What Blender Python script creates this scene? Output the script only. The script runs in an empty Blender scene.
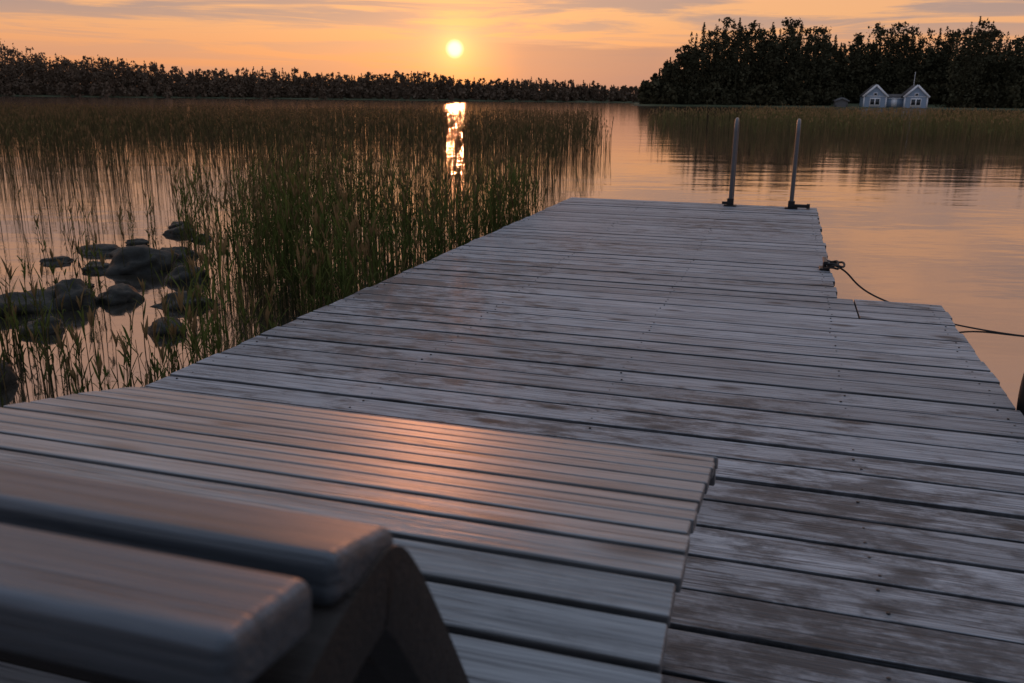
import bpy, math, random
import numpy as np
from mathutils import Vector, Matrix, noise as mnoise
random.seed(4); rng=np.random.default_rng(7)
sc=bpy.context.scene
TH=math.radians(16.8); ST,CT=math.sin(TH),math.cos(TH)
DZ=0.45   # deck height above water
def L(A,B): return (-A*ST+B*CT, A*CT+B*ST)   # lake axes -> world

# ------------------------------------------------------------ node helpers
class N:
    def __init__(s,nt): s.nt=nt
    def n(s,t,**k):
        x=s.nt.nodes.new(t)
        for a,b in k.items(): setattr(x,a,b)
        return x
    def put(s,inp,v):
        if isinstance(v,bpy.types.NodeSocket): s.nt.links.new(v,inp)
        elif v is not None: inp.default_value=v
    def m(s,op,a,b=None,c=None,clamp=False):
        x=s.n('ShaderNodeMath',operation=op,use_clamp=clamp)
        s.put(x.inputs[0],a)
        if b is not None: s.put(x.inputs[1],b)
        if c is not None: s.put(x.inputs[2],c)
        return x.outputs[0]
    def mix(s,f,a,b,bt='MIX'):
        x=s.n('ShaderNodeMix',data_type='RGBA',blend_type=bt)
        s.put(x.inputs[0],f)
        for i,v in ((6,a),(7,b)):
            if isinstance(v,tuple) and len(v)==3: v=v+(1,)
            s.put(x.inputs[i],v)
        return x.outputs[2]
    def ramp(s,f,stops,interp='LINEAR'):
        x=s.n('ShaderNodeValToRGB'); cr=x.color_ramp; cr.interpolation=interp
        while len(cr.elements)<len(stops): cr.elements.new(0.5)
        for e,(p,c) in zip(cr.elements,stops):
            e.position=p; e.color=(c if isinstance(c,tuple) else (c,c,c))+(1,)
        s.put(x.inputs[0],f); return x.outputs[0]
    def sstep(s,v,a,b):
        x=s.n('ShaderNodeMapRange',interpolation_type='SMOOTHSTEP')
        s.put(x.inputs[0],v); s.put(x.inputs[1],a); s.put(x.inputs[2],b)
        x.inputs[3].default_value=0; x.inputs[4].default_value=1
        return x.outputs[0]
    def noise(s,vec,scale,detail=4,rough=.55,dist=0):
        x=s.n('ShaderNodeTexNoise'); s.put(x.inputs['Vector'],vec)
        x.inputs['Scale'].default_value=scale; x.inputs['Detail'].default_value=detail
        x.inputs['Roughness'].default_value=rough; x.inputs['Distortion'].default_value=dist
        return x.outputs[0]
    def mapping(s,vec,scale=(1,1,1),loc=(0,0,0)):
        x=s.n('ShaderNodeMapping'); s.put(x.inputs[0],vec)
        x.inputs['Scale'].default_value=scale; s.put(x.inputs['Location'],loc)
        return x.outputs[0]
    def bump(s,h,strength,dist,normal=None):
        x=s.n('ShaderNodeBump'); s.put(x.inputs['Height'],h)
        x.inputs['Strength'].default_value=strength; x.inputs['Distance'].default_value=dist
        if normal is not None: s.put(x.inputs['Normal'],normal)
        return x.outputs[0]
def mat(name):
    m=bpy.data.materials.new(name); m.use_nodes=True; m.node_tree.nodes.clear()
    h=N(m.node_tree); out=h.n('ShaderNodeOutputMaterial')
    return m,h,out
def pbsdf(h,out,col,rough=.6,metal=0,normal=None,spec=.5):
    p=h.n('ShaderNodeBsdfPrincipled')
    if isinstance(col,tuple) and len(col)==3: col=col+(1,)
    h.put(p.inputs['Base Color'],col); h.put(p.inputs['Roughness'],rough)
    p.inputs['Metallic'].default_value=metal
    h.put(p.inputs['Specular IOR Level'],spec)
    if normal is not None: h.put(p.inputs['Normal'],normal)
    h.nt.links.new(p.outputs[0],out.inputs[0]); return p

def wood(name,light,dark,blotch,blo=.5,rough=.48,bscale=1.0,varamp=.35,grain=1.0,spec=.42):
    m,h,out=mat(name)
    co=h.n('ShaderNodeTexCoord').outputs['Object']
    at=h.n('ShaderNodeAttribute',attribute_name='rnd').outputs['Fac']
    off=h.n('ShaderNodeCombineXYZ'); h.put(off.inputs[0],h.m('MULTIPLY',at,41.0)); h.put(off.inputs[2],h.m('MULTIPLY',at,17.0))
    gv=h.mapping(co,(1.1,34,34),off.outputs[0])
    g1=h.noise(gv,2.2,5,.62,.9)
    gv2=h.mapping(co,(3,130,130),off.outputs[0])
    g2=h.noise(gv2,2.0,2,.6)
    g=h.m('ADD',h.m('MULTIPLY',g1,.6),h.m('MULTIPLY',g2,.4))
    c=h.ramp(g,[(.36,dark),(.47,tuple((a+b)*.5 for a,b in zip(light,dark))),(.60,light)])
    # long weather checks (thin dark cracks following the grain)
    ck=h.noise(h.mapping(co,(.7,60,60),off.outputs[0]),1.0,3,.55,.5)
    ckm=h.m('SUBTRACT',1.0,h.sstep(h.m('ABSOLUTE',h.m('SUBTRACT',ck,.5)),.004,.016))
    ckm=h.m('MULTIPLY',ckm,h.sstep(h.noise(h.mapping(co,(2,5,1),off.outputs[0]),1.3,2),.42,.58))
    c=h.mix(h.m('MULTIPLY',ckm,.75),c,tuple(x*.3 for x in dark))
    wn=h.n('ShaderNodeTexWhiteNoise',noise_dimensions='1D'); h.put(wn.inputs['W'],h.m('MULTIPLY',at,97.3))
    v=h.m('ADD',1-varamp/2,h.m('MULTIPLY',wn.outputs[0],varamp))
    vc=h.n('ShaderNodeCombineColor')
    for i in range(3): h.put(vc.inputs[i],v)
    c=h.mix(1.0,c,vc.outputs[0],'MULTIPLY')
    # damp / algae blotches
    b1=h.noise(h.mapping(co,(.9*bscale,2.0*bscale,1),off.outputs[0]),1.6,5,.6,.4)
    b2=h.noise(h.mapping(co,(4.5*bscale,11*bscale,1),off.outputs[0]),1.5,6,.7)
    b3=h.noise(h.mapping(co,(.35,.5,1)),1.3,2,.5)
    bb=h.m('ADD',h.m('MULTIPLY',b1,.25),h.m('ADD',h.m('MULTIPLY',b2,.45),h.m('MULTIPLY',b3,.30)))
    bm=h.sstep(bb,.505,.60)
    c=h.mix(h.m('MULTIPLY',bm,blo),c,blotch)
    # knots and dark stains
    vo=h.n('ShaderNodeTexVoronoi'); h.put(vo.inputs['Vector'],h.mapping(co,(2.3,6.5,7),off.outputs[0])); vo.inputs['Scale'].default_value=1.0
    kn=h.m('SUBTRACT',1.0,h.sstep(vo.outputs['Distance'],.05,.20))
    c=h.mix(h.m('MULTIPLY',kn,.85),c,tuple(x*.30 for x in dark))
    # side faces darkened: shade of the gaps painted into the colour
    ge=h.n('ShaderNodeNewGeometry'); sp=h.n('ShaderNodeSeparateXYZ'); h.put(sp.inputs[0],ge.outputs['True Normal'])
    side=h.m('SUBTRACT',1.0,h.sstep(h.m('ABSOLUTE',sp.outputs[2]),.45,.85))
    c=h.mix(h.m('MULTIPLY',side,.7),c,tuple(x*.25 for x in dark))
    r=h.m('ADD',rough-.08,h.m('ADD',h.m('MULTIPLY',g,.3),h.m('MULTIPLY',bm,-.06)))
    nb=h.bump(h.m('SUBTRACT',g,h.m('MULTIPLY',ckm,.3)),.9,.004)
    pbsdf(h,out,c,r,0,nb,spec)
    return m
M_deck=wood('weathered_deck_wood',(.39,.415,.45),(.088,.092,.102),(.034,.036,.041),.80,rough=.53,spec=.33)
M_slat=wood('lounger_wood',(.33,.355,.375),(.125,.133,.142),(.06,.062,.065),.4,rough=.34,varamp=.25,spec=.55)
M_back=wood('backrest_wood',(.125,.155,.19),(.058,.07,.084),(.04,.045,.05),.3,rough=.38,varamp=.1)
M_frame=wood('dark_shaded_frame_wood',(.034,.031,.029),(.014,.013,.012),(.009,.008,.008),.5,rough=.5,spec=.25)  # dark wood, pushed near black to paint in the shade behind the backrest
def simple(name,col,rough=.6,metal=0,var=.3,scale=8,bump=0.):
    m,h,out=mat(name)
    co=h.n('ShaderNodeTexCoord').outputs['Object']
    nz=h.noise(co,scale,5,.6)
    c=h.mix(nz,tuple(x*(1-var) for x in col),tuple(min(1,x*(1+var)) for x in col))
    pbsdf(h,out,c,rough,metal,h.bump(nz,.5,bump) if bump else None)
    return m
M_steel=simple('galvanised_steel',(.12,.125,.135),.45,.6,.35,30)
M_dark=simple('dark_iron',(.03,.03,.032),.5,.6)
M_rubber=simple('black_rubber',(.012,.012,.012),.6)
M_rope=simple('mooring_rope_fibre',(.03,.027,.027),.8)
M_screw=simple('screw_head',(.05,.045,.043),.6,.3)

# ------------------------------------------------------------ mesh helpers
def npmesh(name,V,F,material,attr=None,smooth=False):
    V=np.asarray(V,dtype=np.float32).reshape(-1,3); F=np.asarray(F,dtype=np.int32)
    me=bpy.data.meshes.new(name); k=F.shape[1]
    me.vertices.add(len(V)); me.vertices.foreach_set('co',V.ravel())
    me.loops.add(F.size); me.loops.foreach_set('vertex_index',F.ravel())
    me.polygons.add(len(F)); me.polygons.foreach_set('loop_start',np.arange(0,F.size,k,dtype=np.int32))
    if smooth: me.polygons.foreach_set('use_smooth',np.ones(len(F),dtype=bool))
    me.update(calc_edges=True)
    if attr is not None:
        a=me.attributes.new('rnd','FLOAT','FACE'); a.data.foreach_set('value',np.asarray(attr,dtype=np.float32))
    me.materials.append(material)
    o=bpy.data.objects.new(name,me); sc.collection.objects.link(o); return o
BF=[(0,3,2,1),(4,5,6,7),(0,1,5,4),(1,2,6,5),(2,3,7,6),(3,0,4,7)]
class Boxes:
    def __init__(s): s.V=[];s.F=[];s.R=[]
    def add(s,c,size,rot=None,r=None):
        x,y,z=[v/2 for v in size]; n=len(s.V); r=random.random() if r is None else r
        for p in ((-x,-y,-z),(x,-y,-z),(x,y,-z),(-x,y,-z),(-x,-y,z),(x,-y,z),(x,y,z),(-x,y,z)):
            v=Vector(p)
            if rot is not None: v=rot@v
            s.V.append((v.x+c[0],v.y+c[1],v.z+c[2]))
        for f in BF: s.F.append([n+i for i in f]); s.R.append(r)
    def obj(s,name,m,bevel=0,seg=2,parent=None):
        o=npmesh(name,s.V,s.F,m,s.R)
        if bevel:
            b=o.modifiers.new('bevel','BEVEL'); b.width=bevel; b.segments=seg; b.limit_method='ANGLE'
            for p in o.data.polygons: p.use_smooth=True
            b.harden_normals=True
        if parent: o.parent=parent
        return o
def empty(name,loc=(0,0,0)):
    o=bpy.data.objects.new(name,None); sc.collection.objects.link(o); o.location=loc; return o
def tube(name,pts,r,m,parent=None,cyc=False,typ='POLY'):
    cu=bpy.data.curves.new(name,'CURVE'); cu.dimensions='3D'; cu.bevel_depth=r; cu.bevel_resolution=4; cu.use_fill_caps=True
    sp=cu.splines.new(typ); sp.points.add(len(pts)-1)
    for p,q in zip(sp.points,pts): p.co=(*q,1)
    sp.use_cyclic_u=cyc
    if typ=='NURBS': sp.order_u=4; sp.use_endpoint_u=not cyc; sp.resolution_u=8
    o=bpy.data.objects.new(name,cu); sc.collection.objects.link(o); cu.materials.append(m)
    sp.use_smooth=True
    if parent: o.parent=parent
    return o

# ------------------------------------------------------------ dock
dock=empty('wooden_dock')
XL,XR,XW=-2.105,.33,.83; YN=4.85; YE=9.02; P=.15
bx=Boxes(); scr=Boxes()
y=YN-P*46
i=0
while y<YE:
    wide=y<YN-.01
    xr=XW if wide else XR
    yc=y+P/2; wdt=P-random.uniform(.010,.017)
    l=XL+random.uniform(-.008,.008); r=xr+random.uniform(-.009,.009)
    rot=Matrix.Rotation(random.uniform(-.0014,.0014),3,'Z')@Matrix.Rotation(random.uniform(-.016,.016),3,'X')
    z=DZ-.014+random.uniform(-.002,.002)
    if wide and yc>YN-.45:
        xs=.405
        bx.add(((l+xs)/2,yc,z),(xs-l,wdt,.028),rot); bx.add(((r+xs)/2+.003,yc,z+.001),(r-xs-.006,wdt,.028),None)
    else:
        bx.add(((l+r)/2,yc,z),(r-l,wdt,.028),rot)
    for xx in [-2.05,-1.3,-.52,.27]+([.77] if wide else []):
        for s in (-.037,.037):
            if random.random()<.85: scr.add((xx+random.uniform(-.014,.014),yc+s+random.uniform(-.008,.008),DZ-.0003),(.006,.006,.004),Matrix.Rotation(random.random(),3,'Z'))
    y+=P; i+=1
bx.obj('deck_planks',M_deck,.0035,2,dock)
scr.obj('deck_screws',M_screw,0,1,dock)
jb=Boxes(); y0=YN-P*46
for xx,ya,yb in ((XL+.045,y0,YE-.03),(-1.3,y0,YE-.03),(-.52,y0,YE-.03),(XR-.045,y0,YE-.03),(XW-.045,y0,YN-.03)):
    jb.add((xx,(ya+yb)/2,DZ-.106),(.048,yb-ya,.15))
jb.add(((XL+XR)/2,YE-.012-.015,DZ-.106),(XR-XL-.02,.03,.15))
jb.add(((XW+XR)/2+.01,YN-.02,DZ-.106),(XW-XR-.04,.03,.15))
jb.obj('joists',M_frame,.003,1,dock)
pb=Boxes()
for yy in (y0+.4,1.5,4.6,7.0,8.8):
    for xx in (XL+.13,XR-.13): pb.add((xx,yy,-.45),(.11,.11,1.5))
pb.add((XW-.13,4.6,-.45),(.11,.11,1.5)); pb.add((XW-.13,1.5,-.45),(.11,.11,1.5))
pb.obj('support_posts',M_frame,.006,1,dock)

# ------------------------------------------------------------ swim ladder
lad=empty('swim_ladder')
def hoop(nm,x):
    r=.115; y1=8.90; top=DZ+.82; pts=[(x,y1,DZ-.02),(x,y1,top-r)]
    for k in range(1,12):
        a=math.pi*k/12; pts.append((x,y1+r-r*math.cos(a),top-r+r*math.sin(a)))
    pts+=[(x,y1+2*r,top-r),(x,y1+2*r,-.9)]
    tube(nm,pts,.019,M_steel,lad)
hoop('handrail_1',-.475); hoop('handrail_2',.095)
lb=Boxes()
for x in (-.475,.095):
    lb.add((x,8.90,DZ+.008),(.12,.10,.010)); lb.add((x,8.90,DZ+.045),(.062,.062,.06))
lb.add((.190,8.90,DZ+.03),(.14,.035,.03)); lb.add((.25,8.90,DZ+.03),(.03,.06,.045)); lb.add((-.525,8.90,DZ+.03),(.06,.03,.025))
lb.obj('mounting_brackets',M_dark,.004,2,lad)
rg=Boxes()
for z in (.15,-.12,-.39,-.66): rg.add((-.19,9.13,z),(.57,.06,.025))
rg.obj('rungs',M_steel,.004,2,lad)

# ------------------------------------------------------------ rope, cleat, tyre
cl=empty('mooring_cleat')
cb=Boxes(); cb.add((.29,5.69,DZ+.006),(.06,.11,.012)); cb.add((.29,5.665,DZ+.028),(.02,.02,.04)); cb.add((.29,5.715,DZ+.028),(.02,.02,.04)); cb.add((.29,5.69,DZ+.053),(.024,.19,.02))
cb.obj('cleat_body',M_dark,.005,2,cl)
rp=empty('mooring_rope')
for k,(dx,rr,zz) in enumerate(((0.03,.05,.02),(.055,.055,.035),(.03,.042,.042))):
    tube('rope_turn_%d'%(k+1),[(.30+dx+rr*math.cos(a)*.9,5.69+rr*1.6*math.sin(a),DZ+zz+.006*math.sin(3*a)) for a in np.linspace(0,2*math.pi,20)[:-1]],.0065,M_rope,rp,True)
tube('rope_line',[(.30,5.66,DZ+.04),(.345,5.67,DZ+.035),(.42,5.68,DZ+.0),(.47,5.72,DZ-.07),(.58,5.84,DZ-.17),(.80,6.05,.17),(1.10,6.27,.04),(1.32,6.32,.002),(1.60,6.18,.001),(2.1,6.2,.0),(3.2,6.5,-.03)],.0055,M_rope,rp,typ='NURBS')
bpy.ops.mesh.primitive_torus_add(major_radius=.21,minor_radius=.05,major_segments=48,minor_segments=14,location=(.915,3.14,DZ-.0),rotation=(0,math.radians(90),0))
t=bpy.context.object; t.name='tyre_fender'; t.data.materials.append(M_rubber)
for p in t.data.polygons: p.use_smooth=True

# ------------------------------------------------------------ lounger
lg=empty('wooden_sun_lounger')
def catmull(P,n=24):
    P=[np.array(p,float) for p in P]; P=[2*P[0]-P[1]]+P+[2*P[-1]-P[-2]]; out=[]
    for i in range(1,len(P)-2):
        for t in np.linspace(0,1,n,endpoint=False):
            a,b,c,d=P[i-1:i+3]
            out.append(.5*((2*b)+(c-a)*t+(2*a-5*b+4*c-d)*t*t+(-a+3*b-3*c+d)*t**3))
    out.append(P[-2]); return np.array(out)
def resample(C,step,start=0):
    d=np.r_[0,np.cumsum(np.linalg.norm(np.diff(C,axis=0),axis=1))]
    s=np.arange(start,d[-1],step); yy=np.interp(s,d,C[:,0]); zz=np.interp(s,d,C[:,1])
    e=.004; ty_=np.interp(s+e,d,C[:,0])-np.interp(s-e,d,C[:,0]); tz=np.interp(s+e,d,C[:,1])-np.interp(s-e,d,C[:,1])
    return yy,zz,np.arctan2(tz,ty_)
seat=catmull([(1.655,.285),(1.60,.345),(1.42,.392),(1.21,.432),(1.05,.468),(.92,.474),(.80,.44),(.66,.37),(.52,.31),(.38,.29),(.25,.31)])
SL,SR=-1.365,-.0735
bx=Boxes(); th=.021
for y_,z_,a_ in zip(*resample(seat,.0615,.02)):
    a_=a_+math.pi
    nx=(-math.sin(a_),math.cos(a_))
    bx.add(((SL+SR)/2+random.uniform(-.003,.003),y_-nx[0]*th/2,DZ+z_-nx[1]*th/2+random.uniform(-.0008,.0008)),(SR-SL,.0535,th),Matrix.Rotation(a_+random.uniform(-.02,.02),3,'X'))
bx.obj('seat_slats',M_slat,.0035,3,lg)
def rail(name,C,x,w,depth,off,m,tlo=0):
    d=np.gradient(C,axis=0); d/=np.linalg.norm(d,axis=1)[:,None]; nrm=np.c_[-d[:,1],d[:,0]]
    if name.startswith('seat'): nrm=-nrm
    T=C-nrm*off; Bt=C-nrm*(off+depth); V=[];F=[];n=len(C)
    for i in range(n):
        for xx,q in ((x-w/2,T),(x+w/2,T),(x+w/2,Bt),(x-w/2,Bt)): V.append((xx,q[i,0],DZ+q[i,1]))
    for i in range(n-1):
        a=4*i;b=a+4
        for k in range(4): F.append((a+k,a+(k+1)%4,b+(k+1)%4,b+k))
    F.append((0,1,2,3)); F.append((4*n-1,4*n-2,4*n-3,4*n-4))
    o=npmesh(name,V,F,m,[.3]*len(F)); o.parent=lg
    b=o.modifiers.new('bevel','BEVEL'); b.width=.003; b.segments=2; b.limit_method='ANGLE'; b.angle_limit=math.radians(50)
    return o
for k,x in enumerate((SR-.045,(SL+SR)/2,SL+.045)):
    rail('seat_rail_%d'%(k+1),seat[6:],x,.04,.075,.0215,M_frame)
lgx=Boxes()
for x in (SR-.088,SL+.088):
    for y_,hh in ((1.45,.33),(.36,.24)): lgx.add((x,y_,DZ+hh/2),(.044,.07,hh))
for y_,zz in ((1.45,.15),(.36,.12)): lgx.add(((SL+SR)/2,y_,DZ+zz),(SR-SL-.23,.035,.05))
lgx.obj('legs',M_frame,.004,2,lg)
# backrest: two thick top bars, a curved side rail each side, thin slats between the rails
BR,BL=-.217,-1.22
bx=Boxes()
for (y_,z_,a_,w_,t_) in ((.432,.732,-.26,.084,.032),(.330,.748,-.14,.080,.034)):
    nx=(-math.sin(a_),math.cos(a_))
    bx.add(((BL+BR)/2,y_-nx[0]*t_/2,DZ+z_-nx[1]*t_/2+.012),(BR-BL,w_,t_),Matrix.Rotation(a_,3,'X'))
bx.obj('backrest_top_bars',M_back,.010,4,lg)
back=catmull([(.30,.62),(.325,.685),(.37,.71),(.42,.722),(.458,.722),(.488,.694),(.532,.627),(.585,.540),(.645,.44),(.70,.365)])
for k,x in enumerate((BR-.012,BL+.012)):
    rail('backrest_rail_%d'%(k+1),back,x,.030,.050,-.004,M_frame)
bx=Boxes()
for y_,z_,a_ in list(zip(*resample(back,.058,.0)))[3:]:
    nx=(-math.sin(a_),math.cos(a_))
    bx.add(((BL+BR)/2,y_-nx[0]*.014,DZ+z_-nx[1]*.014),(BR-BL-.07,.050,.020),Matrix.Rotation(a_,3,'X'))
bx.obj('backrest_slats',M_frame,.004,2,lg)  # near-black wood stands in for the shade on these slats

# ------------------------------------------------------------ terrain + water
def landS(A,B):
    w=8*math.sin(B*.021+1)+5*math.sin(B*.057)
    far=A-335-w-25*max(0,min(1,(B+60)/200))+40*max(0,min(1,(-B-120)/80))
    r=min(A-204-.4*w-.0*B,(B-.137*A)*.8+1.5*math.sin(A*.1))
    behind=-A-6
    side=max(-B-330,B-380)
    return max(far,r,behind,side)
def hgt(A,B):
    s=landS(A,B)
    if s<-6: return -.8
    if s<0: return -.8+.95*(s+6)/6*1.0
    return .15+.4*(1-math.exp(-s/6))+3.5*(1-math.exp(-max(0,s-8)/60))+.4*math.sin(A*.07)*math.sin(B*.05)*min(1,s/30)
n=220; g=np.linspace(-1,1,n); g=np.sign(g)*(np.abs(g)*420+ (np.abs(g)**6)*3200)
V=[];F=[]
for A in g+120:
    for B in g:
        x,y=L(A,B); V.append((x,y,hgt(A,B)))
for i in range(n-1):
    for j in range(n-1): F.append((i*n+j,i*n+j+1,(i+1)*n+j+1,(i+1)*n+j))
m,h,out=mat('shore_ground'); co=h.n('ShaderNodeTexCoord').outputs['Object']
pbsdf(h,out,h.ramp(h.noise(co,.25,6,.6),[(.3,(.03,.035,.015)),(.5,(.055,.07,.025)),(.7,(.10,.10,.045))]),.9)
npmesh('ground',V,F,m,smooth=True)

m,h,out=mat('lake_water')
co=h.n('ShaderNodeTexCoord').outputs['Object']
rotm=h.n('ShaderNodeMapping'); h.put(rotm.inputs[0],co); rotm.inputs['Rotation'].default_value=(0,0,-TH)
n1=h.noise(h.mapping(rotm.outputs[0],(.35,1.0,1)),.55,3,.5,.3)
n2=h.noise(h.mapping(rotm.outputs[0],(.8,1.6,1)),2.6,2,.5)
b=h.bump(n1,1,.014); b=h.bump(n2,1,.0020,b)
fr=h.n('ShaderNodeFresnel'); fr.inputs['IOR'].default_value=1.33; h.put(fr.inputs['Normal'],b)
fac=h.m('ADD',.26,h.m('MULTIPLY',h.m('POWER',fr.outputs[0],.75),.70),clamp=True)
gl=h.n('ShaderNodeBsdfGlossy'); gl.inputs['Roughness'].default_value=.06; gl.inputs['Color'].default_value=(.92,.88,.88,1); h.put(gl.inputs['Normal'],b)
df=h.n('ShaderNodeBsdfDiffuse'); df.inputs['Color'].default_value=(.030,.028,.022,1)
ms=h.n('ShaderNodeMixShader'); h.put(ms.inputs[0],fac); h.put(ms.inputs[1],df.outputs[0]); h.put(ms.inputs[2],gl.outputs[0])
h.nt.links.new(ms.outputs[0],out.inputs[0])
npmesh('lake_water',[(-3400,-3400,0),(3400,-3400,0),(3400,3400,0),(-3400,3400,0)],[(0,1,2,3)],m)

# ------------------------------------------------------------ trees
def foliage_mat(name,c1,c2,c3,sc_):
    m,h,out=mat(name); co=h.n('ShaderNodeTexCoord').outputs['Object']
    nz=h.noise(co,sc_,3,.6)
    at=h.n('ShaderNodeAttribute',attribute_name='rnd').outputs['Fac']
    f=h.m('ADD',h.m('MULTIPLY',nz,.6),h.m('MULTIPLY',at,.4))
    c=h.ramp(f,[(.25,c1),(.5,c2),(.75,c3)])
    d=h.n('ShaderNodeBsdfDiffuse'); h.put(d.inputs[0],c)
    h.nt.links.new(d.outputs[0],out.inputs[0]); return m
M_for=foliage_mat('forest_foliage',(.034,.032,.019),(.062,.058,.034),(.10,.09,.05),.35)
M_far=foliage_mat('hazed_far_foliage',(.13,.09,.062),(.155,.112,.078),(.18,.13,.09),.2)  # paler browns put distance haze into the foliage colour
def trees(name,spots,nl,size,m):
    VV=[];RR=[]
    for (x,y,z,H,kind) in spots:
        tone=random.random()*.6
        if kind==0:
            t=rng.random(nl)**.85; r0=H*random.uniform(.17,.24)
            R=r0*((1-t)**.85+.03)*(.78+.32*np.sin(t*H*2.4+random.random()*6)); zz=H*(.0+1.0*t)
            rad=R*np.sqrt(rng.random(nl)); an=rng.random(nl)*6.283
            P=np.c_[rad*np.cos(an),rad*np.sin(an),zz-.3*rad]
            s=size*(.45+.70*(1-t))
        else:
            k=random.randint(7,12); cs=[]
            base={1:.35,2:.08,3:.02}[kind]
            for _ in range(k):
                th_=random.uniform(base,.93); rr=H*.14*random.random()**.5*(1.2-th_)*1.8
                a=random.random()*6.283; cs.append((rr*math.cos(a),rr*math.sin(a),H*th_,H*random.uniform(.06,.11)*(2.4 if kind==3 else 1)))
            cs.append((0,0,H*.95,H*.05)); cs=np.array(cs)
            id_=rng.integers(0,len(cs),nl); q=rng.normal(size=(nl,3)); q/=np.linalg.norm(q,axis=1)[:,None]; q*=(rng.random(nl)**.6)[:,None]*1.15
            P=cs[id_,:3]+q*cs[id_,3:4]*np.array([1.3,1.3,1.0]); s=np.full(nl,size*(1.15 if kind==3 else .85))
        a=rng.normal(size=(nl,3)); a/=np.linalg.norm(a,axis=1)[:,None]
        b_=np.cross(a,rng.normal(size=(nl,3))); b_/=np.linalg.norm(b_,axis=1)[:,None]
        s=(s*rng.uniform(.5,1.2,nl))[:,None]; O=P+np.array([x,y,z])
        VV.append(np.stack([O-a*s,O-b_*s*.6,O+a*s,O+b_*s*.6],1).reshape(-1,3)); RR.append(np.clip(rng.random(nl)*.4+tone,0,1))
        r=H*.012; T=[]
        for zz,rr in ((0,r),(H*.9,r*.25)):
            for c_,s_ in ((1,0),(0,1),(-1,0),(0,-1)): T.append((x+rr*c_,y+rr*s_,z+zz-.3*(zz==0)))
        T=np.array(T)
        for q in range(4): VV.append(T[[q,(q+1)%4,4+(q+1)%4,4+q]]); RR.append(np.array([.1]))
    V=np.concatenate(VV); F=np.arange(len(V)).reshape(-1,4)
    return npmesh(name,V,F,m,np.concatenate(RR))
sp=[]
for row,(dd,cnt) in enumerate(((0,105),(8,125),(17,130),(28,125),(42,110),(-3,120),(14,80),(34,80),(50,80))):
    for i in range(cnt):
        ratio=.139+ (i+random.random())/cnt*.9; A=214+dd+random.uniform(-3,3); B=ratio*A+dd*.05
        if .35<ratio<.475 and dd<9: A+=12; B=ratio*A
        if landS(A,B)<3: A+=4
        edge=min(1,.42+(ratio-.139)/.05*.58)
        if row>=5: k=3; H=random.uniform(2.5,5) if row==5 else random.uniform(6,11)*edge
        else:
            k=random.choices((0,1,2),(6,3,2))[0]
            env=np.interp(ratio,[.14,.19,.22,.31,.35,.42,.5,.6],[15,16.5,18.8,18.5,15.5,17.8,18,17])
            H=env*(random.uniform(.68,.95) if random.random()<.72 else random.uniform(.93,1.06))*edge
            H*=1+.07*math.sin(ratio*67)
        x,y=L(A,B); sp.append((x,y,hgt(A,B),H,k))
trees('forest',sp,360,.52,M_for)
sp=[]
for dd,cnt in ((4,240),(12,240),(24,230),(1,200),(18,170),(30,170)):
    for i in range(cnt):
        ratio=-.9+(i+random.random())/cnt*1.15
        A0=300
        while landS(A0,ratio*A0)<2: A0+=3
        A=A0+dd+random.uniform(-3,3); B=ratio*A; x,y=L(A,B)
        env=np.interp(ratio,[-1,-.56,-.5,-.42,-.3,-.1,.02,.14,.3],[16,16,14.5,10.8,9.6,8.6,7.4,5.8,6])
        H=env*random.uniform(.74,1.06)*(1+.08*math.sin(ratio*41)); k=random.choices((0,1,2),(6,2,3))[0]
        if dd in (1,): H=random.uniform(2.5,4.5); k=3
        elif dd in (18,30): H=env*random.uniform(.5,.7); k=3
        sp.append((x,y,hgt(A,B),H,k))
trees('distant_treeline',sp,140,.62,M_far)

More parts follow.
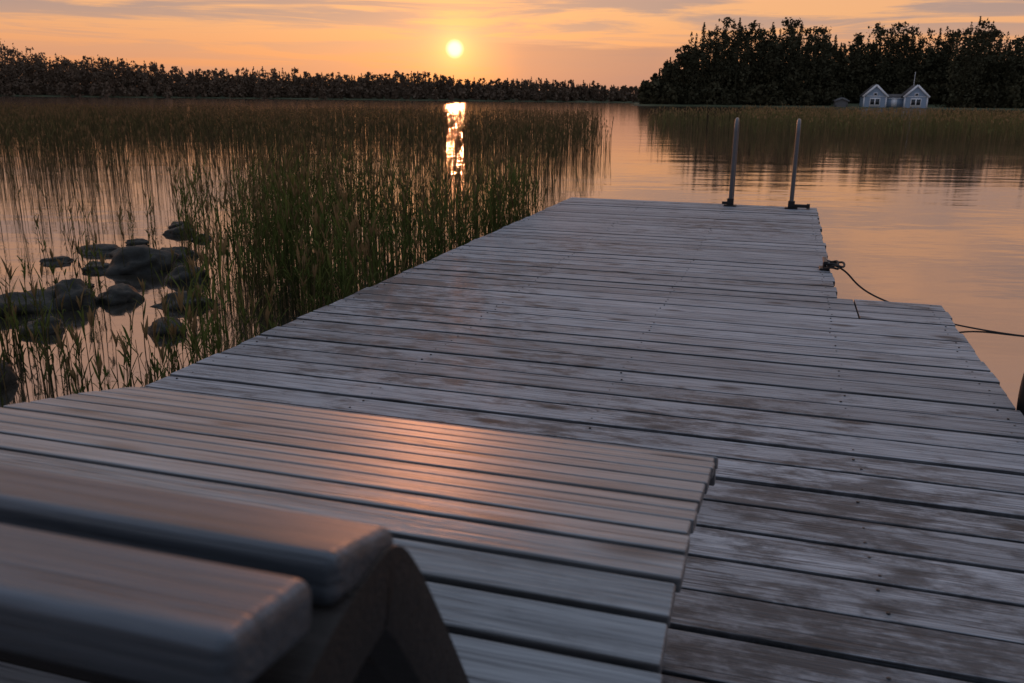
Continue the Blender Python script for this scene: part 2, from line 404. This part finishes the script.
# ------------------------------------------------------------ boathouse (two gabled wings joined by a low link) and shed
M_wall=simple('blue_grey_paint',(.27,.35,.45),.6,0,.15,3); M_white=simple('white_paint',(.85,.85,.85),.5,0,.05,3)
M_roof=simple('dark_roof',(.06,.05,.05),.7,0,.3,2); M_glass=simple('window_glass',(.03,.035,.04),.12,0,.1)
M_shed=simple('grey_boards',(.14,.14,.14),.7,0,.2,3)
def gable(e,tag,ox,w,hw,hr,dep,Mw,Mt,win=True):
    V=[(-w/2,0,0),(w/2,0,0),(w/2,0,hw),(0,0,hr),(-w/2,0,hw),(-w/2,dep,0),(w/2,dep,0),(w/2,dep,hw),(0,dep,hr),(-w/2,dep,hw)]
    V=[(a+ox,b,c) for a,b,c in V]
    me=bpy.data.meshes.new('walls'+tag); me.from_pydata(V,[],[(0,1,2,3,4),(9,8,7,6,5),(1,6,7,2),(5,0,4,9),(0,5,6,1)]); me.materials.append(Mw)
    o=bpy.data.objects.new('walls'+tag,me); sc.collection.objects.link(o); o.parent=e
    sl=math.atan2(hr-hw,w/2); ln=math.hypot(hr-hw,w/2)+.35
    rb=Boxes(); tb_=Boxes()
    for s in (-1,1):
        R=Matrix.Rotation(s*sl,3,'Y')
        cx,cz=ox+s*(math.cos(sl)*ln/2),hr-math.sin(sl)*ln/2
        rb.add((cx,dep/2,cz+.09),(ln,dep+.7,.12),R)
        tb_.add((cx,-.38,cz+.02),(ln,.06,.40),R)
        tb_.add((ox+s*(w/2-.11),-.03,hw/2),(.28,.05,hw-.1))
    rb.obj('roof'+tag,M_roof,0,1,e)
    if win:
        tb_.add((ox,-.03,hw*.46),(w*.46,.05,hw*.74)); tb_.add((ox,-.03,hw+.35),(.9,.05,.7)); tb_.add((ox,-.03,hw-.10),(w-.36,.045,.16))
        wb=Boxes()
        for s in (-1,1): wb.add((ox+s*w*.11,-.065,hw*.50),(w*.17,.03,hw*.46))
        wb.add((ox,-.065,hw+.35),(.55,.03,.42)); wb.obj('windows'+tag,M_glass,0,1,e)
    tb_.obj('white_trim'+tag,Mt,0,1,e)
bh=empty('boathouse'); A_,B_=205,.4165*205; x,y=L(A_,B_); bh.location=(x,y,hgt(A_,B_)-.1); bh.rotation_euler=(0,0,TH-math.atan2(B_,A_)*.6)
gable(bh,'_wing_1',-4.3,4.9,2.6,4.9,6,M_wall,M_white); gable(bh,'_wing_2',4.3,4.9,2.6,4.9,6,M_wall,M_white)
lk=Boxes(); lk.add((0,3.4,1.1),(3.75,4.0,2.2)); lk.obj('link_walls',M_wall,0,1,bh)
lk=Boxes(); lk.add((0,2.5,2.55),(3.75,2.6,.12),Matrix.Rotation(.32,3,'X')); lk.add((0,4.8,2.55),(3.75,2.4,.12),Matrix.Rotation(-.32,3,'X')); lk.obj('link_roof',M_roof,0,1,bh)
lk=Boxes(); lk.add((0,1.37,1.15),(1.2,.05,1.7)); lk.add((0,1.25,2.10),(3.7,.06,.16)); lk.obj('link_door',M_white,0,1,bh)
sh=empty('garden_shed'); A_,B_=206,.358*206; x,y=L(A_,B_); sh.location=(x,y,hgt(A_,B_)-.1); sh.rotation_euler=(0,0,TH-.2)
gable(sh,'',0,2.6,1.4,2.0,3,M_shed,M_shed,False)
x,y=L(208,.4345*208); tube('flagpole',[(x,y,.5),(x,y,8.0)],.05,M_white)

# ------------------------------------------------------------ reeds
def vnoise(x,y,s,seed=0):
    return np.array([mnoise.noise(Vector((a*s,b*s,seed))) for a,b in zip(x,y)])
def sampleAB(n,A0,A1,r0,r1):
    A=np.sqrt(rng.random(n)*(A1**2-A0**2)+A0**2); return A,A*rng.uniform(r0,r1,n)
def toXY(A,B): return -A*ST+B*CT, A*CT+B*ST
def reedmat(name,k,br=1.0):
    m,h,out=mat(name)
    co=h.n('ShaderNodeTexCoord').outputs['Object']; sep=h.n('ShaderNodeSeparateXYZ'); h.put(sep.inputs[0],co)
    at=h.n('ShaderNodeAttribute',attribute_name='rnd').outputs['Fac']
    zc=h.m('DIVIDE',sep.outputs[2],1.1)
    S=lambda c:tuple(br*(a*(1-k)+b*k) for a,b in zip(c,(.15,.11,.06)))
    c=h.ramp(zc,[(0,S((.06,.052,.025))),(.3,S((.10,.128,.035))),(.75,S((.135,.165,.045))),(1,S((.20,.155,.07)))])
    c=h.mix(h.sstep(at,.45,.9),c,tuple(br*v for v in (.25,.165,.085)))
    c=h.mix(h.m('MULTIPLY',h.noise(co,.4,2),.5),c,S((.06,.08,.025)))
    d=h.n('ShaderNodeBsdfDiffuse'); h.put(d.inputs[0],c)
    t=h.n('ShaderNodeBsdfTranslucent'); h.put(t.inputs[0],c)
    ms=h.n('ShaderNodeMixShader'); ms.inputs[0].default_value=.4; h.put(ms.inputs[1],d.outputs[0]); h.put(ms.inputs[2],t.outputs[0])
    h.nt.links.new(ms.outputs[0],out.inputs[0]); return m
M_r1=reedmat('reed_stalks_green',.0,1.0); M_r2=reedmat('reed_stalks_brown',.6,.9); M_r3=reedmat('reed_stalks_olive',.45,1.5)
def reeds(name,x,y,H,W,nleaf,K=4,lean=.07,M=None):
    n=len(x); Vs=[];Fs=[];Rs=[]; base=0
    rn=rng.random(n)
    la=rng.random(n)*6.283; lm=rng.normal(0,lean,n)*H
    t=np.linspace(0,1,K)
    px=x[:,None]+(np.cos(la)*lm)[:,None]*t**1.8; py=y[:,None]+(np.sin(la)*lm)[:,None]*t**1.8; pz=-.06+(H[:,None]+.06)*t
    wv=W[:,None]*(1-.65*t)
    V=np.empty((n,K,3,3))
    for k in range(3):
        a=2.094*k; V[:,:,k,0]=px+wv*.5*math.cos(a); V[:,:,k,1]=py+wv*.5*math.sin(a); V[:,:,k,2]=pz
    idx=np.arange(n*K*3).reshape(n,K,3); f=[]
    for k in range(3):
        f.append(np.stack([idx[:,:-1,k],idx[:,:-1,(k+1)%3],idx[:,1:,(k+1)%3],idx[:,1:,k]],-1).reshape(-1,4)); Rs.append(np.repeat(rn,K-1))
    Vs.append(V.reshape(-1,3)); Fs+=f; base=V.size//3
    for q in range(nleaf):
        sel=np.where(rng.random(n)<.85)[0]; m_=len(sel); 
        t0=rng.uniform(.15,.9,m_); ln=rng.uniform(.16,.38,m_)*(H[sel]/1.1)
        a=rng.random(m_)*6.283; up=rng.uniform(.6,1.4,m_); dr=rng.uniform(0,.7,m_)
        bx_=x[sel]+np.cos(la[sel])*lm[sel]*t0**1.8; by_=y[sel]+np.sin(la[sel])*lm[sel]*t0**1.8; bz=-.06+(H[sel]+.06)*t0
        s=np.linspace(0,1,4)[None,:]
        hx=ln[:,None]*(s*.45); hz=ln[:,None]*(up[:,None]*s-dr[:,None]*s*s)*.85
        cx=bx_[:,None]+np.cos(a)[:,None]*hx; cy=by_[:,None]+np.sin(a)[:,None]*hx; cz=bz[:,None]+hz
        w=(W[sel][:,None]*1.5)*np.array([.5,1,.75,.08])[None,:]
        sx=-np.sin(a)[:,None]*w*.5; sy=np.cos(a)[:,None]*w*.5
        V=np.stack([np.stack([cx-sx,cy-sy,cz],-1),np.stack([cx+sx,cy+sy,cz],-1)],2)
        idx=base+np.arange(m_*8).reshape(m_,4,2)
        Fs.append(np.stack([idx[:,:-1,0],idx[:,:-1,1],idx[:,1:,1],idx[:,1:,0]],-1).reshape(-1,4)); Rs.append(np.repeat(rn[sel]*.6,3))
        Vs.append(V.reshape(-1,3)); base+=m_*8
    sel=np.where(rng.random(n)<.5)[0]; m_=len(sel)
    for q in range(3):
        a=rng.random(m_)*6.283; ln=rng.uniform(.07,.14,m_)
        bx_=x[sel]+np.cos(la[sel])*lm[sel]; by_=y[sel]+np.sin(la[sel])*lm[sel]; bz=H[sel]-.06
        s=np.linspace(0,1,3)[None,:]
        cx=bx_[:,None]+np.cos(a)[:,None]*ln[:,None]*.28*s**1.5; cy=by_[:,None]+np.sin(a)[:,None]*ln[:,None]*.28*s**1.5; cz=bz[:,None]+ln[:,None]*(s-.15*s*s)
        w=W[sel][:,None]*np.array([.5,2.2,.2])[None,:]; sx=-np.sin(a)[:,None]*w*.5; sy=np.cos(a)[:,None]*w*.5
        V=np.stack([np.stack([cx-sx,cy-sy,cz],-1),np.stack([cx+sx,cy+sy,cz],-1)],2)
        idx=base+np.arange(m_*6).reshape(m_,3,2)
        Fs.append(np.stack([idx[:,:-1,0],idx[:,:-1,1],idx[:,1:,1],idx[:,1:,0]],-1).reshape(-1,4)); Rs.append(np.full(m_*2,.95))
        Vs.append(V.reshape(-1,3)); base+=m_*6
    return npmesh(name,np.concatenate(Vs),np.concatenate(Fs),M,np.concatenate(Rs))
def leftmask(A,B,X,Y):
    return np.where(Y<9.4,X<-2.22,B<.085*A+.0+.6*np.sin(A*.3))
# near the dock
A,B=sampleAB(11000,3.4,9,-.75,.1); X,Y=toXY(A,B); r=B/A
nz=vnoise(X,Y,1.1,3)
p=np.where(r>-.38,1.0,.06)*np.where(A<5.2,.95,1.0); p=np.where((r<=-.38)&(A<5.0),.55,p)
p=p*np.clip(.48+nz*2.4,.05,1)
k=leftmask(A,B,X,Y)&(rng.random(len(A))<p*.66); X,Y,A,r,nz=X[k],Y[k],A[k],r[k],nz[k]
Hh=rng.uniform(.40,.85,len(X))+.02*(A-4)+.25*nz; Hh=np.where(r<-.38,Hh*.6,Hh)
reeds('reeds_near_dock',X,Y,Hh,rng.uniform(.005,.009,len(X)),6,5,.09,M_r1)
A,B=sampleAB(16000,9,24,-.75,.12); X,Y=toXY(A,B); r=B/A
nz=vnoise(X,Y,.45,5)
p=np.clip(.42+nz*2.1,.03,1)*np.where(r<-.3,np.clip((A-8)/14,.10,1),.85)
k=leftmask(A,B,X,Y)&(rng.random(len(A))<p*.58); X,Y,A,nz=X[k],Y[k],A[k],nz[k]
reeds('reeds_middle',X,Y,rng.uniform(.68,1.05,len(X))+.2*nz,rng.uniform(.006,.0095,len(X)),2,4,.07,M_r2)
A,B=sampleAB(15000,24,50,-.72,.12); X,Y=toXY(A,B)
nz=vnoise(X,Y,.16,8)
k=leftmask(A,B,X,Y)&(rng.random(len(A))<np.clip(.9+nz*1.6,.2,1)); X,Y,A=X[k],Y[k],A[k]
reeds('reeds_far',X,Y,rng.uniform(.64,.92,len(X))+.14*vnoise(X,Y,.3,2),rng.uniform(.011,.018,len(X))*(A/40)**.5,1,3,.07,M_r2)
A,B=sampleAB(19000,24,76,.14,.85); X,Y=toXY(A,B); r=B/A
nz=vnoise(X,Y,.10,12)
front=37-17*(r-.18)+5*nz
ok=(A>front)&(r>.155+.03*nz)&((A<58)|(r>.25))
k=ok&(rng.random(len(A))<np.clip(.85+nz*1.2,.2,1)); X,Y=X[k],Y[k]
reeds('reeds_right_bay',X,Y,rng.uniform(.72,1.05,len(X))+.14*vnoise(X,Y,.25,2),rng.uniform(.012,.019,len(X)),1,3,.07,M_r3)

# ------------------------------------------------------------ rocks
m,h,out=mat('lake_rock'); co=h.n('ShaderNodeTexCoord').outputs['Object']
nz=h.noise(co,6,6,.65); c=h.ramp(nz,[(.35,(.011,.011,.008)),(.55,(.024,.023,.017)),(.75,(.062,.058,.050))])
pbsdf(h,out,c,.62,0,h.bump(nz,.9,.03),.35); M_rock=m
rocks=[(7.38,-3.13,.21,.14),(6.07,-3.1,.17,.13),(6.24,-2.85,.13,.08),(5.9,-3.43,.22,.10),(8.1,-3.56,.15,.06),(8.25,-3.9,.18,.045),(9.4,-3.55,.11,.07),(6.97,-2.61,.13,.09),(6.1,-2.33,.15,.07),(8.0,-3.1,.14,.07),(7.7,-4.05,.12,.035),(7.35,-3.52,.12,.045),(5.4,-2.2,.13,.06),(5.35,-2.95,.12,.06),(5.2,-3.4,.18,.06),(4.3,-2.75,.20,.12),(9.0,-3.2,.08,.04),(9.9,-3.75,.10,.05),(8.7,-3.75,.08,.04),(6.6,-3.4,.13,.03)]
import bmesh
for i,(A,B,r,hh) in enumerate(rocks):
    r*=1.12; hh*=1.05
    bm=bmesh.new(); bmesh.ops.create_icosphere(bm,subdivisions=4,radius=1)
    sx,sy=random.uniform(.8,1.35),random.uniform(.7,1.1); s0=Vector((i*7.1,3,1))
    for v in bm.verts:
        d=1+.42*mnoise.noise(v.co*1.2+s0)+.16*mnoise.noise(v.co*2.9+s0)+.05*mnoise.noise(v.co*7+s0)
        q=v.co*d; v.co=Vector((q.x*r*sx,q.y*r*sy,q.z*(hh*1.2)))
    me=bpy.data.meshes.new('rock'); bm.to_mesh(me); bm.free(); me.materials.append(M_rock)
    for p_ in me.polygons: p_.use_smooth=True
    o=bpy.data.objects.new('rock',me); sc.collection.objects.link(o); x,y=L(A,B); o.location=(x,y,.0); o.rotation_euler=(0,0,random.random()*6)

# ------------------------------------------------------------ sky
SE=math.radians(2.85); SA=TH+math.radians(3.75)   # left of +Y
sd=Vector((-math.sin(SA)*math.cos(SE),math.cos(SA)*math.cos(SE),math.sin(SE)))
w=bpy.data.worlds.new('World'); sc.world=w; w.use_nodes=True; w.node_tree.nodes.clear(); h=N(w.node_tree)
co=h.n('ShaderNodeTexCoord').outputs['Generated']
nrm=h.n('ShaderNodeVectorMath',operation='NORMALIZE'); h.put(nrm.inputs[0],co); D=nrm.outputs[0]
sp_=h.n('ShaderNodeSeparateXYZ'); h.put(sp_.inputs[0],D); dx,dy,dz=sp_.outputs
col=h.ramp(h.m('MAXIMUM',dz,0),[(0,(.66,.27,.14)),(.035,(.80,.34,.155)),(.085,(.85,.43,.205)),(.18,(.85,.45,.26)),(.32,(.66,.42,.33)),(.55,(.45,.45,.50)),(1,(.37,.45,.60))])
dt=h.n('ShaderNodeVectorMath',operation='DOT_PRODUCT'); h.put(dt.inputs[0],D); dt.inputs[1].default_value=sd
dot=dt.outputs['Value']
back_=h.sstep(dot,.55,-.6)
col=h.mix(h.m('MULTIPLY',back_,.9),col,(.20,.25,.35))
az=h.m('ARCTAN2',h.m('MULTIPLY',dx,-1),dy)
cv=h.n('ShaderNodeCombineXYZ'); h.put(cv.inputs[0],h.m('MULTIPLY',az,3.2)); h.put(cv.inputs[1],h.m('MULTIPLY',dz,46.0))
cn=h.noise(cv.outputs[0],1.3,6,.62,.6)
high=h.sstep(dz,.04,.09)
cm=h.m('MULTIPLY',h.sstep(cn,.41,.57),h.m('ADD',.28,h.m('MULTIPLY',high,.65)))
cm=h.m('MULTIPLY',cm,h.m('SUBTRACT',1.0,h.sstep(dz,.14,.3)))
col=h.mix(cm,col,(.40,.28,.25))
rel=h.m('SUBTRACT',TH,az)
cn2=h.noise(cv.outputs[0],2.5,5,.6)
top=h.m('ADD',.056,h.m('MULTIPLY',h.m('SUBTRACT',cn2,.5),.035))
bank=h.m('MULTIPLY',h.m('SUBTRACT',1.0,h.sstep(h.m('SUBTRACT',dz,top),-.005,.004)),h.m('MULTIPLY',h.sstep(rel,-.05,.02),h.m('SUBTRACT',1.0,h.sstep(rel,.14,.24))))
col=h.mix(h.m('MULTIPLY',bank,.85),col,(.42,.235,.19))
ang=h.m('ARCCOSINE',h.m('MINIMUM',dot,.9999999))
g1=h.m('EXPONENT',h.m('MULTIPLY',ang,-13.0)); g2=h.m('EXPONENT',h.m('MULTIPLY',ang,-55.0))
def add(c,fac,cc,s):
    k_=h.n('ShaderNodeVectorMath',operation='SCALE'); k_.inputs[0].default_value=tuple(v*s for v in cc); h.put(k_.inputs['Scale'],fac)
    a_=h.n('ShaderNodeVectorMath',operation='ADD'); h.put(a_.inputs[0],c); h.put(a_.inputs[1],k_.outputs[0]); return a_.outputs[0]
col=add(col,g1,(1,.27,.01),.32); col=add(col,g2,(1,.48,.10),1.0)
disc=h.m('SUBTRACT',1.0,h.sstep(ang,math.radians(.25),math.radians(.64)))
col=add(col,disc,(1,.9,.6),1.0)
bg=h.n('ShaderNodeBackground'); h.put(bg.inputs[0],col); bg.inputs[1].default_value=1.0
sky=h.n('ShaderNodeTexSky',sky_type='NISHITA'); sky.sun_disc=False; sky.sun_elevation=SE; sky.sun_rotation=-SA; sky.dust_density=2
bg2=h.n('ShaderNodeBackground'); h.put(bg2.inputs[0],sky.outputs[0]); bg2.inputs[1].default_value=.006
ad=h.n('ShaderNodeAddShader'); h.put(ad.inputs[0],bg.outputs[0]); h.put(ad.inputs[1],bg2.outputs[0])
wo=h.n('ShaderNodeOutputWorld'); h.nt.links.new(ad.outputs[0],wo.inputs[0])
sl=bpy.data.lights.new('sun','SUN'); sl.energy=.30; sl.color=(1,.36,.15); sl.angle=math.radians(1.2)
so=bpy.data.objects.new('sun',sl); sc.collection.objects.link(so); so.rotation_euler=sd.to_track_quat('Z','Y').to_euler()

# ------------------------------------------------------------ camera
cam=bpy.data.cameras.new('camera'); co_=bpy.data.objects.new('camera',cam); sc.collection.objects.link(co_)
cam.lens=880/1024*36; cam.sensor_width=36; cam.clip_end=9000; cam.clip_start=.02
p=math.radians(15.5)
Fw=Vector((-ST*math.cos(p),CT*math.cos(p),-math.sin(p))); R=Vector((CT,ST,0)); U=R.cross(Fw)
rl=.0117  # horizon dips to the right
R2=(R*math.cos(rl)+U*math.sin(rl)); U2=(U*math.cos(rl)-R*math.sin(rl))
Mx=Matrix((( R2.x,U2.x,-Fw.x),(R2.y,U2.y,-Fw.y),(R2.z,U2.z,-Fw.z))).to_4x4()
Mx.translation=Vector((0,0,DZ+1.0)); co_.matrix_world=Mx
cam.dof.use_dof=True; cam.dof.focus_distance=4.5; cam.dof.aperture_fstop=8
sc.camera=co_
sc.view_settings.view_transform='Standard'; sc.view_settings.look='None'; sc.view_settings.exposure=0
